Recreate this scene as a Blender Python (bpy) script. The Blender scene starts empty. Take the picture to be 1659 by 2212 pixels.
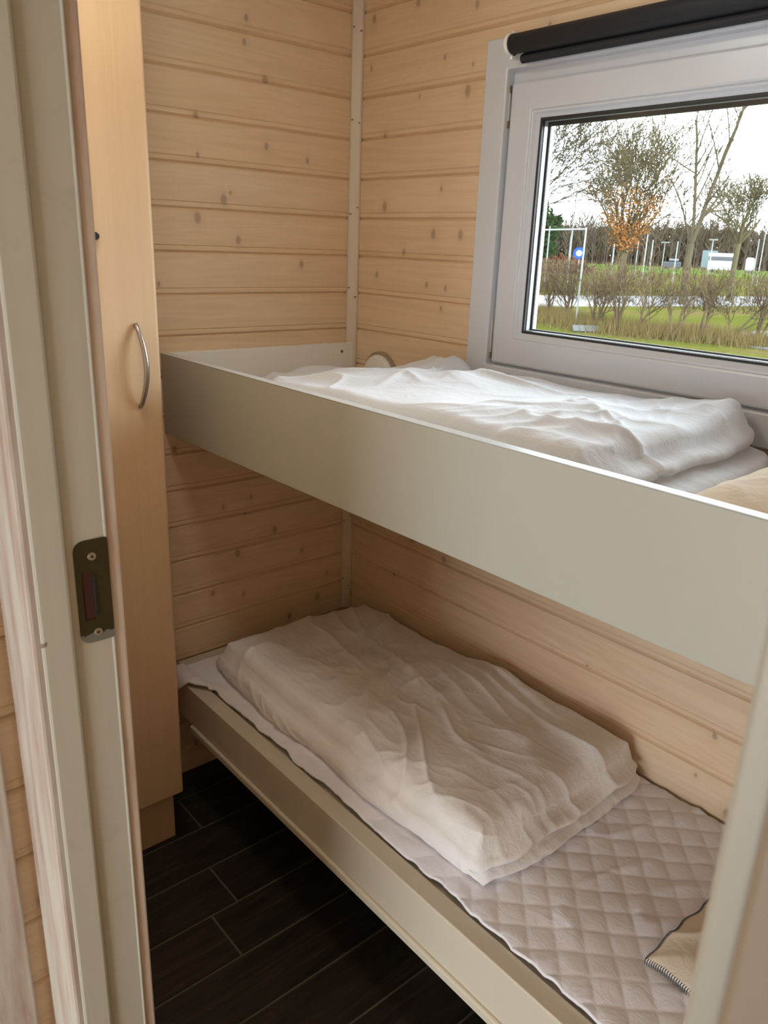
import bpy, bmesh, math, random
from mathutils import Vector, Matrix, noise
S = bpy.context.scene
COL = S.collection
P = 0.115            # one wall board
FZ = 20.7            # boards from the floor up to the reference groove
def W(x, y, n): return Vector((x*P, y*P, (n+FZ)*P))

# ---------------------------------------------------------------- camera
cam_d = bpy.data.cameras.new('camera'); cam = bpy.data.objects.new('camera', cam_d); COL.objects.link(cam)
R = Matrix(((0.6470065730669565, -0.26586613518869767, 0.7146311584082925),
            (0.7616363583219316, 0.18115789503352928, -0.6221670794482195),
            (0.03595208047191866, 0.9468352629823447, 0.31970366385591326)))
cam.matrix_world = Matrix.Translation((2.1355, -1.6859, 1.7292)) @ R.to_4x4()
cam_d.sensor_fit = 'VERTICAL'; cam_d.sensor_height = 36.0
cam_d.lens = 1708.09/2212*36.0
cam_d.clip_start = 0.02; cam_d.clip_end = 2000
cam_d.dof.use_dof = True; cam_d.dof.focus_distance = 2.2; cam_d.dof.aperture_fstop = 12.0
S.camera = cam
# ---------------------------------------------------------------- daylight
wd = bpy.data.worlds.new('overcast_sky'); S.world = wd; wd.use_nodes = True
nt = wd.node_tree; bg = nt.nodes['Background']
tc = nt.nodes.new('ShaderNodeTexCoord'); nz = nt.nodes.new('ShaderNodeTexNoise'); rp = nt.nodes.new('ShaderNodeValToRGB')
nz.inputs['Scale'].default_value = 3.0; nz.inputs['Detail'].default_value = 4
nt.links.new(tc.outputs['Generated'], nz.inputs['Vector']); nt.links.new(nz.outputs['Fac'], rp.inputs['Fac'])
rp.color_ramp.elements[0].position = 0.38; rp.color_ramp.elements[0].color = (0.76, 0.87, 1.0, 1)
rp.color_ramp.elements[1].position = 0.58; rp.color_ramp.elements[1].color = (.93, .975, 1.0, 1)
sx = nt.nodes.new('ShaderNodeSeparateXYZ'); nt.links.new(tc.outputs['Generated'], sx.inputs[0])
mr = nt.nodes.new('ShaderNodeMapRange'); mr.inputs['From Min'].default_value = 0.0; mr.inputs['From Max'].default_value = 1.0
mr.inputs['To Min'].default_value = 4.2; mr.inputs['To Max'].default_value = 5.4; nt.links.new(sx.outputs[2], mr.inputs['Value'])   # overcast: brighter overhead than at the horizon
mr2 = nt.nodes.new('ShaderNodeMapRange'); mr2.interpolation_type = 'SMOOTHSTEP'; mr2.inputs['From Min'].default_value = .0; mr2.inputs['From Max'].default_value = .9
mr2.inputs['To Min'].default_value = 1.0; mr2.inputs['To Max'].default_value = 2.6; nt.links.new(sx.outputs[0], mr2.inputs['Value'])   # the hidden sun brightens the cloud on that side
mu = nt.nodes.new('ShaderNodeMath'); mu.operation = 'MULTIPLY'; nt.links.new(mr.outputs[0], mu.inputs[0]); nt.links.new(mr2.outputs[0], mu.inputs[1])
nt.links.new(mu.outputs[0], bg.inputs['Strength'])
nt.links.new(rp.outputs['Color'], bg.inputs['Color'])
def portal(name, loc, rot, sx, sy):
    l = bpy.data.lights.new(name, 'AREA'); l.shape = 'RECTANGLE'; l.size = sx; l.size_y = sy
    l.cycles.is_portal = True
    o = bpy.data.objects.new(name, l); o.location = loc; o.rotation_euler = rot; COL.objects.link(o)
portal('window_daylight_portal', W(9.9, 0.9, -5.2), (math.radians(-90), 0, 0), 8.2*P, 4.7*P)
portal('corridor_daylight_portal', (2.1, -4.2, .75), (math.radians(90), 0, 0), 1.9, 1.4)  # sampling portal for the added corridor opening
S.view_settings.view_transform = 'Standard'; S.view_settings.look = 'None'
S.view_settings.exposure = 1.1; S.view_settings.gamma = 1.0; S.view_settings.use_curve_mapping = False

S.cycles.max_bounces = 16; S.cycles.diffuse_bounces = 10; S.cycles.glossy_bounces = 6; S.cycles.transparent_max_bounces = 16

# ---------------------------------------------------------------- materials
def lin(r, g, b):
    f = lambda c: (c/255/12.92) if c/255 <= 0.04045 else ((c/255+0.055)/1.055)**2.4
    return (f(r), f(g), f(b), 1)
class N:
    """tiny node helper"""
    def __init__(s, name, rough=0.5, color=(.8, .8, .8, 1), metal=0.0, spec=0.5):
        s.m = bpy.data.materials.new(name); s.m.use_nodes = True; s.t = s.m.node_tree
        s.b = s.t.nodes['Principled BSDF']
        s.b.inputs['Base Color'].default_value = color; s.b.inputs['Roughness'].default_value = rough
        s.b.inputs['Metallic'].default_value = metal; s.b.inputs['Specular IOR Level'].default_value = spec
        s.obj = s.t.nodes.new('ShaderNodeTexCoord').outputs['Object']
    def set(s, sock, v):
        if isinstance(v, (int, float)): sock.default_value = v
        elif isinstance(v, tuple): sock.default_value = v
        else: s.t.links.new(v, sock)
    def math(s, op, a, b=0.0, c=None):
        n = s.t.nodes.new('ShaderNodeMath'); n.operation = op
        s.set(n.inputs[0], a); s.set(n.inputs[1], b)
        if c is not None: s.set(n.inputs[2], c)
        return n.outputs[0]
    def sep(s, v):
        n = s.t.nodes.new('ShaderNodeSeparateXYZ'); s.set(n.inputs[0], v); return n.outputs
    def comb(s, x, y, z):
        n = s.t.nodes.new('ShaderNodeCombineXYZ'); s.set(n.inputs[0], x); s.set(n.inputs[1], y); s.set(n.inputs[2], z); return n.outputs[0]
    def noise(s, v, scale=1, detail=3, rough=.5, dist=0):
        n = s.t.nodes.new('ShaderNodeTexNoise'); s.set(n.inputs['Vector'], v); n.inputs['Scale'].default_value = scale
        n.inputs['Detail'].default_value = detail; n.inputs['Roughness'].default_value = rough; n.inputs['Distortion'].default_value = dist
        return n.outputs['Fac']
    def ramp(s, f, stops):
        n = s.t.nodes.new('ShaderNodeValToRGB'); s.set(n.inputs[0], f); e = n.color_ramp.elements
        while len(e) < len(stops): e.new(0.5)
        for q, (p_, c_) in zip(e, stops): q.position = p_; q.color = c_
        return n.outputs['Color']
    def mix(s, f, a, b, mode='MIX'):
        n = s.t.nodes.new('ShaderNodeMix'); n.data_type = 'RGBA'; n.blend_type = mode
        s.set(n.inputs[0], f); s.set(n.inputs[6], a); s.set(n.inputs[7], b); return n.outputs[2]
    def bump(s, h, strength=.3, dist=.002):
        n = s.t.nodes.new('ShaderNodeBump'); n.inputs['Strength'].default_value = strength; n.inputs['Distance'].default_value = dist
        s.set(n.inputs['Height'], h); s.set(s.b.inputs['Normal'], n.outputs[0])
    def base(s, c): s.set(s.b.inputs['Base Color'], c)

def pine(name, light, dark, knots=True, vertical=False, boards=True):
    m = N(name, rough=.42, spec=.35)
    x, y, z = m.sep(m.obj)
    along = z if vertical else m.math('ADD', x, y)
    acr = m.math('ADD', x, y) if vertical else z
    idn = m.math('FLOOR', m.math('DIVIDE', m.math('SUBTRACT', acr, 0.0805), P)) if boards else 0.0
    if not boards: idn = m.math('MULTIPLY', 0.0, 1.0)
    off = m.math('MULTIPLY', idn, 3.71)
    v1 = m.comb(m.math('MULTIPLY', m.math('ADD', along, off), 1.6), m.math('MULTIPLY', acr, 55.0), off)
    fine = m.noise(v1, 1.0, 5, .65, .4)
    v2 = m.comb(m.math('MULTIPLY', m.math('ADD', along, off), 0.9), m.math('MULTIPLY', acr, 14.0), off)
    broad = m.noise(v2, 1.0, 3, .5, 1.6)
    ring = m.math('SINE', m.math('MULTIPLY', broad, 34.0))
    g = m.math('ADD', m.math('MULTIPLY', fine, .62), m.math('MULTIPLY', m.math('ADD', m.math('MULTIPLY', ring, .5), .5), .22))
    c = m.mix(m.math('MULTIPLY', g, 1.0), light, dark)
    wn = m.t.nodes.new('ShaderNodeTexWhiteNoise'); wn.noise_dimensions = '1D'; m.set(wn.inputs['W'], m.math('ADD', idn, .37))
    c = m.mix(m.math('MULTIPLY', wn.outputs['Value'], .45), c, m.mix(1.0, c, (1.0, .93, .86, 1), 'MULTIPLY'))
    # pale limewash bloom
    wash = m.noise(m.comb(m.math('MULTIPLY', along, 2.2), m.math('MULTIPLY', acr, 8.0), off), 1.0, 2)
    c = m.mix(m.math('MULTIPLY', m.math('SUBTRACT', wash, .35), .5), c, (.84, .70, .58, 1))
    if knots:
        vo = m.t.nodes.new('ShaderNodeTexVoronoi'); vo.voronoi_dimensions = '2D'
        m.set(vo.inputs['Vector'], m.comb(m.math('MULTIPLY', m.math('ADD', along, off), 8.6), m.math('ADD', m.math('MULTIPLY', acr, 5.6), off), 0.0))
        vo.inputs['Scale'].default_value = 1.0
        sepc = m.t.nodes.new('ShaderNodeSeparateColor'); m.set(sepc.inputs[0], vo.outputs['Color'])
        on = m.math('GREATER_THAN', sepc.outputs[0], .42)
        rad = m.math('ADD', m.math('MULTIPLY', sepc.outputs[1], .075), .04)
        k = m.math('MULTIPLY', on, m.math('SUBTRACT', 1.0, m.math('SMOOTH_MIN', 1.0, m.math('DIVIDE', vo.outputs['Distance'], rad), .3)))
        k = m.math('MAXIMUM', k, 0.0)
        c = m.mix(m.math('MINIMUM', m.math('MULTIPLY', k, 1.3), .62), c, (.20, .135, .09, 1))
        halo = m.math('MULTIPLY', on, m.math('MAXIMUM', m.math('SUBTRACT', 1.0, m.math('DIVIDE', vo.outputs['Distance'], m.math('MULTIPLY', rad, 3.2))), 0.0))
        c = m.mix(m.math('MULTIPLY', halo, .3), c, (.52, .36, .26, 1))
    m.base(c); m.bump(fine, .12, .001)
    return m.m
M = {}
FILL_LAMP = 10.0       # strength of the added fill lamp
M['pine'] = pine('limewashed_pine', (.75, .59, .405, 1), (.56, .41, .26, 1))
M['pine_floor_dark'] = pine('pine_shadow_wood', (.5, .34, .2, 1), (.4, .27, .16, 1), False)
def paint(name, col, rough=.45, bumpy=.05, grain=0.0, gcol=None, vertical=True, spec=.5, zs=1.6, chips=False):
    m = N(name, rough=rough, color=col, spec=spec)
    x, y, z = m.sep(m.obj)
    if vertical: v = m.comb(m.math('MULTIPLY', m.math('ADD', x, y), 40), m.math('MULTIPLY', z, zs), m.math('MULTIPLY', y, 8))
    else: v = m.comb(m.math('MULTIPLY', m.math('ADD', x, y), 1.6), m.math('MULTIPLY', z, 40), 0.0)
    g = m.noise(v, 1, 4, .6, .3)
    if grain > 0:
        f = m.ramp(g, [(.42, (0, 0, 0, 1)), (.72, (1, 1, 1, 1))])
        c = m.mix(m.math('MULTIPLY', f, grain), col, gcol)
        if chips:      # knocks in the paint and grey smudges
            vo = m.t.nodes.new('ShaderNodeTexVoronoi'); m.set(vo.inputs['Vector'], m.obj); vo.inputs['Scale'].default_value = 9.0
            k = m.math('LESS_THAN', vo.outputs['Distance'], m.math('MULTIPLY', m.noise(m.obj, 160, 2), .07))
            c = m.mix(m.math('MULTIPLY', k, .75), c, (.16, .08, .05, 1))
            sm = m.ramp(m.noise(m.obj, 7, 5, .7, 1.5), [(.60, (0, 0, 0, 1)), (.75, (1, 1, 1, 1))])
            c = m.mix(m.math('MULTIPLY', sm, .30), c, (.26, .25, .21, 1))
        m.base(c)
    m.bump(g, bumpy, .002)
    return m.m
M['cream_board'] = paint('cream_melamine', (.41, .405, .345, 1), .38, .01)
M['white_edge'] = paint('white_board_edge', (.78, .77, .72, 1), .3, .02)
M['jamb_shaded'] = paint('shade_toned_cream_paint', (.27, .25, .20, 1), .4, .05)  # shade on the right jamb is put into this darker cream
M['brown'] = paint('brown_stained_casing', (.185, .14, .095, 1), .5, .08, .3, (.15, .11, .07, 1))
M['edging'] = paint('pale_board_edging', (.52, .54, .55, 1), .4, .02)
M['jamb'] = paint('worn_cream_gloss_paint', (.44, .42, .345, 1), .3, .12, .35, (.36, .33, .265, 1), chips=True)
M['rail'] = paint('cream_rail_paint', (.60, .54, .43, 1), .35, .05, .2, (.54, .48, .38, 1))
M['raw_strip'] = paint('thinly_painted_bare_wood', (.54, .45, .37, 1), .5, .2, .9, (.36, .22, .155, 1), zs=4.5)
M['casing'] = paint('streaky_painted_casing', (.42, .375, .315, 1), .5, .25, .95, (.29, .19, .14, 1), zs=4.0, chips=True)
M['trim'] = paint('cream_corner_trim', (.62, .54, .43, 1), .45, .06, .25, (.50, .40, .30, 1))
M['plastic'] = N('white_window_plastic', .28, (.58, .61, .66, 1)).m
M['plastic_dark'] = N('shaded_window_channel', .4, (.55, .55, .53, 1)).m
M['rubber'] = N('black_rubber_gasket', .5, (.02, .02, .022, 1)).m
M['spacer'] = N('grey_glazing_spacer', .35, (.22, .22, .22, 1), .6).m
M['steel'] = N('brushed_steel', .3, (.50, .48, .46, 1), 1.0).m
M['brass'] = N('tarnished_hinge_metal', .4, (.30, .24, .16, 1), .8).m
m = N('darkened_strike_plate', .38, metal=.55)
x, y, z = m.sep(m.obj)
low = m.math('SUBTRACT', 1.0, m.math('SMOOTH_MAX', 0.0, m.math('DIVIDE', m.math('SUBTRACT', z, (FZ-9.74)*P), .018), .1))
k = m.math('GREATER_THAN', m.math('MULTIPLY', low, m.math('ADD', m.noise(m.obj, 190, 3), .25)), .42)      # bare metal where the lower end is scratched
m.base(m.mix(k, (.052, .043, .016, 1), (.22, .23, .21, 1))); M['plate'] = m.m
M['screw'] = N('screw_head_metal', .35, (.5, .46, .36, 1), .9).m
M['hole'] = N('raw_mortise_wood', .9, (.045, .010, .005, 1)).m
M['black'] = N('black_plastic', .4, (.012, .012, .012, 1)).m
M['blind'] = N('black_blind_fabric', .62, (.017, .019, .024, 1), 0, .4).m
M['white_cap'] = N('white_bracket_plastic', .3, (.82, .82, .80, 1)).m
M['lamp'] = N('matt_white_disc_plastic', .35, (.74, .73, .70, 1)).m
M['grey'] = N('grey_disc_rim', .4, (.35, .27, .19, 1)).m
m = N('beech_laminate', .36, spec=.4)
x, y, z = m.sep(m.obj)
g = m.noise(m.comb(m.math('MULTIPLY', y, 38), m.math('MULTIPLY', z, 1.4), m.math('MULTIPLY', x, 38)), 1, 4, .6, .5)
g2 = m.noise(m.comb(m.math('MULTIPLY', y, 160), m.math('MULTIPLY', z, 14), 0.0), 1, 2)
m.base(m.mix(m.math('ADD', m.math('MULTIPLY', g, .8), m.math('MULTIPLY', g2, .25)), (.72, .53, .35, 1), (.55, .375, .225, 1)))
M['beech'] = m.m
m = N('dark_wood_look_tile', .38, spec=.35)
at_ = m.t.nodes.new('ShaderNodeAttribute'); at_.attribute_name = 'tile'
x, y, z = m.sep(m.obj)
sh = m.math('MULTIPLY', at_.outputs['Fac'], 9.0)
g = m.noise(m.comb(m.math('MULTIPLY', x, 34), m.math('MULTIPLY', y, 3.0), sh), 1, 6, .7, 1.2)
b = m.noise(m.comb(m.math('MULTIPLY', x, 9), m.math('MULTIPLY', y, 4), sh), 1, 3)
c = m.ramp(g, [(.3, (.012, .0095, .007, 1)), (.55, (.03, .022, .015, 1)), (.78, (.075, .056, .038, 1))])
m.base(m.mix(m.math('MULTIPLY', b, .5), c, m.mix(1.0, c, (.55, .6, .62, 1), 'MULTIPLY')))
m.bump(g, .25, .002); M['tile'] = m.m
M['grout'] = N('grey_brown_grout', .8, (.10, .088, .062, 1)).m
def cloth(name, a, bcol, ridge=.45, stripes=False):
    m = N(name, .85, a, spec=.15)
    m.b.inputs['Sheen Weight'].default_value = .15
    n1 = m.noise(m.obj, 5.0, 3)
    c = m.mix(n1, a, bcol)
    x, y, z = m.sep(m.obj)
    fine = m.noise(m.obj, 260, 2)
    wr = m.noise(m.comb(m.math('MULTIPLY', x, 22), m.math('MULTIPLY', y, 34), m.math('MULTIPLY', z, 30)), 1, 4, .6, 1.0)
    rn = m.t.nodes.new('ShaderNodeTexNoise'); rn.noise_type = 'RIDGED_MULTIFRACTAL'
    m.set(rn.inputs['Vector'], m.comb(m.math('MULTIPLY', x, 7), m.math('MULTIPLY', y, 15), m.math('MULTIPLY', z, 12)))
    rn.inputs['Scale'].default_value = 1.0; rn.inputs['Detail'].default_value = 3; rn.inputs['Roughness'].default_value = .45; rn.inputs['Distortion'].default_value = .6
    h = m.math('ADD', m.math('MULTIPLY', wr, .7), m.math('MULTIPLY', fine, .05))
    h = m.math('ADD', h, m.math('MULTIPLY', rn.outputs['Fac'], ridge))
    if stripes:
        st = m.math('SINE', m.math('MULTIPLY', y, 2*math.pi/.021))
        st = m.math('MULTIPLY', m.math('GREATER_THAN', st, 0.0), .055)
        c = m.mix(st, c, (.45, .38, .34, 1))
    m.base(c); m.bump(h, .5, .006)
    return m.m
M['duvet_white'] = cloth('white_cotton_duvet', (.66, .69, .745, 1), (.62, .65, .71, 1))
M['duvet_cream'] = cloth('off_white_satin_striped_duvet', (.84, .82, .81, 1), (.78, .755, .745, 1), stripes=True)
M['pad'] = cloth('quilted_pad_fabric', (.80, .79, .84, 1), (.75, .74, .79, 1), ridge=.2)
M['pad_white'] = cloth('white_pad_fabric', (.70, .71, .76, 1), (.66, .67, .72, 1))
M['cream_cloth'] = cloth('cream_cotton', (.78, .71, .60, 1), (.74, .66, .55, 1))
M['stitch'] = N('dark_blue_grey_stitching', .8, (.06, .07, .10, 1)).m
M['mattress'] = cloth('beige_mattress_ticking', (.55, .50, .42, 1), (.5, .45, .38, 1))
M['bare'] = paint('bare_plywood', (.30, .22, .14, 1), .7)
M['ceiling'] = N('pale_ceiling_panel', .6, (.84, .82, .76, 1)).m
# glass: clear transmission with fresnel sheen
gm = bpy.data.materials.new('clear_glass'); gm.use_nodes = True; t = gm.node_tree; t.nodes.clear()
o_ = t.nodes.new('ShaderNodeOutputMaterial'); mx = t.nodes.new('ShaderNodeMixShader'); tr = t.nodes.new('ShaderNodeBsdfTransparent')
gl = t.nodes.new('ShaderNodeBsdfGlossy'); fr = t.nodes.new('ShaderNodeFresnel'); fr.inputs['IOR'].default_value = 1.35
tr.inputs['Color'].default_value = (.94, .96, .95, 1); gl.inputs['Roughness'].default_value = .01
t.links.new(fr.outputs[0], mx.inputs[0]); t.links.new(tr.outputs[0], mx.inputs[1]); t.links.new(gl.outputs[0], mx.inputs[2]); t.links.new(mx.outputs[0], o_.inputs[0])
M['glass'] = gm
# outdoors
m = N('winter_lawn', .95, spec=.05)
a = m.noise(m.obj, .35, 5, .6); b2 = m.noise(m.obj, 4.0, 4, .6); m.b.inputs['Specular IOR Level'].default_value = 0.0
c = m.ramp(a, [(.35, (0.0431, 0.0532, 0.0091, 1)), (.52, (0.0584, 0.0584, 0.0152, 1)), (.68, (0.0711, 0.0508, 0.0254, 1))])
m.base(m.mix(b2, c, m.mix(1.0, c, (0.3146, 0.3146, 0.2537, 1), 'MULTIPLY'))); M['grass'] = m.m
M['far_grass'] = N('green_sports_field', .9, (0.0355, 0.0609, 0.0101, 1), 0, 0.0).m
M['road'] = N('pale_asphalt', .8, (0.1116, 0.1090, 0.1090, 1), 0, 0.0).m
M['wet'] = N('pale_paving', .4, (0.1015, 0.1090, 0.1192, 1), 0, 0.0).m
def bark(name, c1, c2):
    m = N(name, .9, spec=.0); m.base(m.mix(m.noise(m.obj, 3.0, 3), c1, c2)); return m.m
M['bark'] = bark('grey_brown_bark', (0.0305, 0.0254, 0.0162, 1), (0.0508, 0.0431, 0.0278, 1))
M['bark_green'] = bark('mossy_bark', (0.0355, 0.0315, 0.0173, 1), (0.0609, 0.0532, 0.0305, 1))
M['twig'] = bark('brown_hedge_twigs', (0.0431, 0.0294, 0.0183, 1), (0.0711, 0.0532, 0.0329, 1))
M['wood_far'] = bark('distant_bare_wood', (0.0380, 0.0305, 0.0217, 1), (0.0584, 0.0467, 0.0345, 1))
M['leaf'] = bark('withered_oak_leaves', (.14, .055, .018, 1), (.19, .09, .032, 1))
M['ever'] = bark('evergreen_needles', (0.0091, 0.0178, 0.0071, 1), (0.0152, 0.0254, 0.0112, 1))
M['straw'] = bark('dry_grass_blades', (0.0863, 0.0609, 0.0278, 1), (0.0660, 0.0558, 0.0203, 1))
M['pole'] = N('white_painted_pole', .5, (0.1319, 0.1396, 0.1370, 1), 0, 0.05).m
M['redbrown'] = bark('reddish_brushwood', (0.0508, 0.0178, 0.0101, 1), (0.0380, 0.0178, 0.0112, 1))
M['van_white'] = N('white_coachwork', .35, (0.2030, 0.2030, 0.2081, 1), 0, 0.05).m
M['van_grey'] = N('blue_grey_panel', .5, (0.0660, 0.0837, 0.0863, 1), 0, 0.05).m
M['dark_glass'] = N('dark_vehicle_glass', .2, (0.0152, 0.0178, 0.0229, 1)).m
M['car_grey'] = N('grey_car_paint', .4, (0.0355, 0.0380, 0.0431, 1), 0, 0.05).m
M['blue'] = N('blue_sign_face', .5, (0.0101, 0.0355, 0.1776, 1), 0, 0.05).m
M['sign_white'] = N('white_sign_mark', .5, (0.3553, 0.3553, 0.3654, 1), 0, 0.05).m
M['concrete'] = N('grey_concrete', .85, (0.0508, 0.0532, 0.0508, 1), 0, 0.05).m

# ---------------------------------------------------------------- builders
class MB:
    def __init__(s): s.v = []; s.f = []; s.attr = []
    def add(s, vs, fs):
        b = len(s.v); s.v += [tuple(v) for v in vs]; s.f += [tuple(b+i for i in f) for f in fs]
    def box(s, a, b):
        x0, y0, z0 = a; x1, y1, z1 = b
        if x0 > x1: x0, x1 = x1, x0
        if y0 > y1: y0, y1 = y1, y0
        if z0 > z1: z0, z1 = z1, z0
        s.add([(x0,y0,z0),(x1,y0,z0),(x1,y1,z0),(x0,y1,z0),(x0,y0,z1),(x1,y0,z1),(x1,y1,z1),(x0,y1,z1)],
              [(0,3,2,1),(4,5,6,7),(0,1,5,4),(1,2,6,5),(2,3,7,6),(3,0,4,7)])
    def tube(s, pts, rs, n=12, cap=True):
        pts = [Vector(p) for p in pts]
        if isinstance(rs, (int, float)): rs = [rs]*len(pts)
        ring0 = None; vs = []; fs = []
        up = Vector((0, 0, 1)); d0 = (pts[1]-pts[0]).normalized()
        if abs(d0.dot(up)) > .95: up = Vector((1, 0, 0))
        u = d0.cross(up).normalized()
        for i, p in enumerate(pts):
            d = (pts[min(i+1, len(pts)-1)]-pts[max(i-1, 0)]).normalized()
            u = (u - d*u.dot(d)).normalized(); w = d.cross(u)
            for k in range(n):
                a = 2*math.pi*k/n; vs.append(p+(u*math.cos(a)+w*math.sin(a))*rs[i])
        for i in range(len(pts)-1):
            for k in range(n):
                a = i*n+k; b = i*n+(k+1) % n; fs.append((a, b, b+n, a+n))
        if cap:
            fs.append(tuple(range(n-1, -1, -1))); fs.append(tuple((len(pts)-1)*n+k for k in range(n)))
        s.add(vs, fs)
    def build(s, name, mat, parent=None, smooth=False, bevel=0, seg=2):
        me = bpy.data.meshes.new(name); me.from_pydata(s.v, [], s.f); me.update()
        bm = bmesh.new(); bm.from_mesh(me); bmesh.ops.recalc_face_normals(bm, faces=bm.faces[:]); bm.to_mesh(me); bm.free()
        me.materials.append(mat)
        if smooth:
            for p_ in me.polygons: p_.use_smooth = True
        o = bpy.data.objects.new(name, me); COL.objects.link(o)
        if parent is not None: o.parent = parent; o.matrix_parent_inverse = Matrix.Translation(parent.location).inverted()
        if bevel:
            md = o.modifiers.new('bevel', 'BEVEL'); md.width = bevel; md.segments = seg; md.limit_method = 'ANGLE'; md.angle_limit = math.radians(40)
        return o
def boxo(name, a, b, mat, parent=None, bevel=0, seg=2):
    m_ = MB(); m_.box(a, b); return m_.build(name, mat, parent, bevel=bevel, seg=seg)
def empty(name, loc):
    o = bpy.data.objects.new(name, None); o.empty_display_size = .1; o.location = loc; COL.objects.link(o); return o
def tag(o, label=None, cat=None, group=None, kind=None):
    if label: o['label'] = label
    if cat: o['category'] = cat
    if group: o['group'] = group
    if kind: o['kind'] = kind
    return o

# ================================================================ ROOM SHELL
XR, YF, YC = 17.95, -11.7, -12.5      # right wall, partition room side, partition corridor side
ZT = .65                              # ceiling
PROF = [(0.0, .062), (-.045, .0), (-.83, .0), (-.852, .022), (-.874, .004), (-.95, .004), (-1.0, .062)]
def plank_wall(mb, axis, pos, sgn, a0, a1, n0, n1, th=.6, solid=True):
    """boards run along `axis` from a0 to a1; face at `pos`, the room on side `sgn`; n0 top, n1 bottom (board units)"""
    zs = []
    k = math.floor(-n0) - 1
    while -k > n1 - 1e-6:
        for (dz, dd) in PROF:
            z = -k+dz
            if n1-1e-6 <= z <= n0+1e-6: zs.append((z, dd))
        k += 1
    if not zs or zs[0][0] < n0-1e-4: zs.insert(0, (n0, .0))
    if zs[-1][0] > n1+1e-4: zs.append((n1, .0))
    out = []; last = None
    for q in zs:
        if last is None or abs(q[0]-last[0]) > 1e-5 or abs(q[1]-last[1]) > 1e-5: out.append(q)
        last = q
    zs = out
    def pt(a, d, z):
        c = pos - sgn*d
        return W(a, c, z) if axis == 'x' else W(c, a, z)
    vs = []; fs = []
    n = len(zs)
    for z, d in zs: vs += [pt(a0, d, z), pt(a1, d, z)]
    for i in range(n-1): fs.append((2*i, 2*i+1, 2*i+3, 2*i+2))
    b = len(vs); vs += [pt(a0, th, zs[0][0]), pt(a1, th, zs[0][0]), pt(a0, th, zs[-1][0]), pt(a1, th, zs[-1][0])]
    fs += [(b, b+1, b+3, b+2), (0, b, b+1, 1), (2*n-2, 2*n-1, b+3, b+2),
           tuple([2*i for i in range(n)]+[b+2, b]), tuple([2*i+1 for i in range(n)]+[b+3, b+1])]
    mb.add(vs, fs)
HX0, HX1, HZ0, HZ1 = 4.95, 14.85, -1.55, -8.75     # hole for the window
mb = MB()
plank_wall(mb, 'x', 0, -1, -.05, HX0, ZT, -20.7)
plank_wall(mb, 'x', 0, -1, HX1, XR+.6, ZT, -20.7)
plank_wall(mb, 'x', 0, -1, HX0, HX1, ZT, HZ0)
plank_wall(mb, 'x', 0, -1, HX0, HX1, HZ1, -20.7)
tag(mb.build('wall_back', M['pine']), kind='structure')
mb = MB(); plank_wall(mb, 'y', 0, 1, .6, YC, ZT, -20.7)
tag(mb.build('wall_left', M['pine']), kind='structure')
mb = MB(); plank_wall(mb, 'y', XR, -1, .0, YF-.0, ZT, -20.7)
tag(mb.build('wall_right', M['pine']), kind='structure')
# partition with the doorway: pieces beside and above it
JX0, JX1, HD = 11.0, 17.77, -2.9
mb = MB()
plank_wall(mb, 'x', YF, 1, 0, JX0-.25, ZT, -20.7, th=.4); plank_wall(mb, 'x', YC, -1, -.6, JX0-.25, ZT, -20.7, th=.39)
plank_wall(mb, 'x', YF, 1, JX0-.25, XR, ZT, HD+.2, th=.4); plank_wall(mb, 'x', YC, -1, JX0-.25, JX1+.13, ZT, HD+.2, th=.39)
plank_wall(mb, 'x', YC, -1, JX1+.13, 29, ZT, -20.7, th=.7)
tag(mb.build('wall_front', M['pine']), kind='structure')
# corridor shell
mb = MB(); plank_wall(mb, 'y', 9.86, 1, YC, -37, ZT, -20.7, th=.5)
tag(mb.build('wall_corridor_left', M['pine']), kind='structure')
mb = MB()
plank_wall(mb, 'y', 29, -1, YC, -37, ZT, -20.7, th=.5)
tag(mb.build('wall_corridor_right', M['pine']), kind='structure')
mb = MB()
plank_wall(mb, 'x', -36, 1, 9.4, 10.2, ZT, -20.7, th=.5); plank_wall(mb, 'x', -36, 1, 26.6, 29.4, ZT, -20.7, th=.5)
plank_wall(mb, 'x', -36, 1, 10.2, 26.6, ZT, -8.5, th=.5); plank_wall(mb, 'x', -36, 1, 10.2, 26.6, -20.2, -20.7, th=.5)  # opening added in this unseen wall to let in fill daylight
tag(mb.build('wall_corridor_back', M['pine']), kind='structure')
tag(boxo('ceiling', W(-.6, .6, ZT), W(29.6, -37, ZT+.5), M['ceiling']), kind='structure')
# floor: grout slab with wood-look tiles laid on it
tag(boxo('floor_slab', W(-.6, .6, -21.6), W(29.6, -37, -20.715), M['grout']), kind='structure')
rng = random.Random(4)
mb = MB(); tid = []
tw = 1.39; known = {0: -6.68, 1: -11.0, 2: -7.22, 3: -7.92, 4: -12.4, 5: -9.6, 6: -11.3, 7: -8.6}
for r in range(-2, 22):
    x0 = 1.05+tw*r
    L = 7.8; y = known.get(r, rng.uniform(-8, 0)); y += L*math.ceil((.6-y)/L)
    g = .028
    while y > -37:
        ya, yb = min(y, .5), max(y-L, -31.4)
        if ya-yb > .1 and x0+tw > 0 and x0 < 29:
            c0 = len(mb.f); mb.box(W(max(x0, -.5)+g, yb+g, -20.75), W(min(x0+tw, 29.4)-g, ya-g, -20.7)); tid += [rng.random()]*(len(mb.f)-c0)
        y -= L
fl = mb.build('floor', M['tile']); tag(fl, kind='structure')
at = fl.data.attributes.new('tile', 'FLOAT', 'FACE')
for i, v_ in enumerate(tid): at.data[i].value = v_
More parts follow.
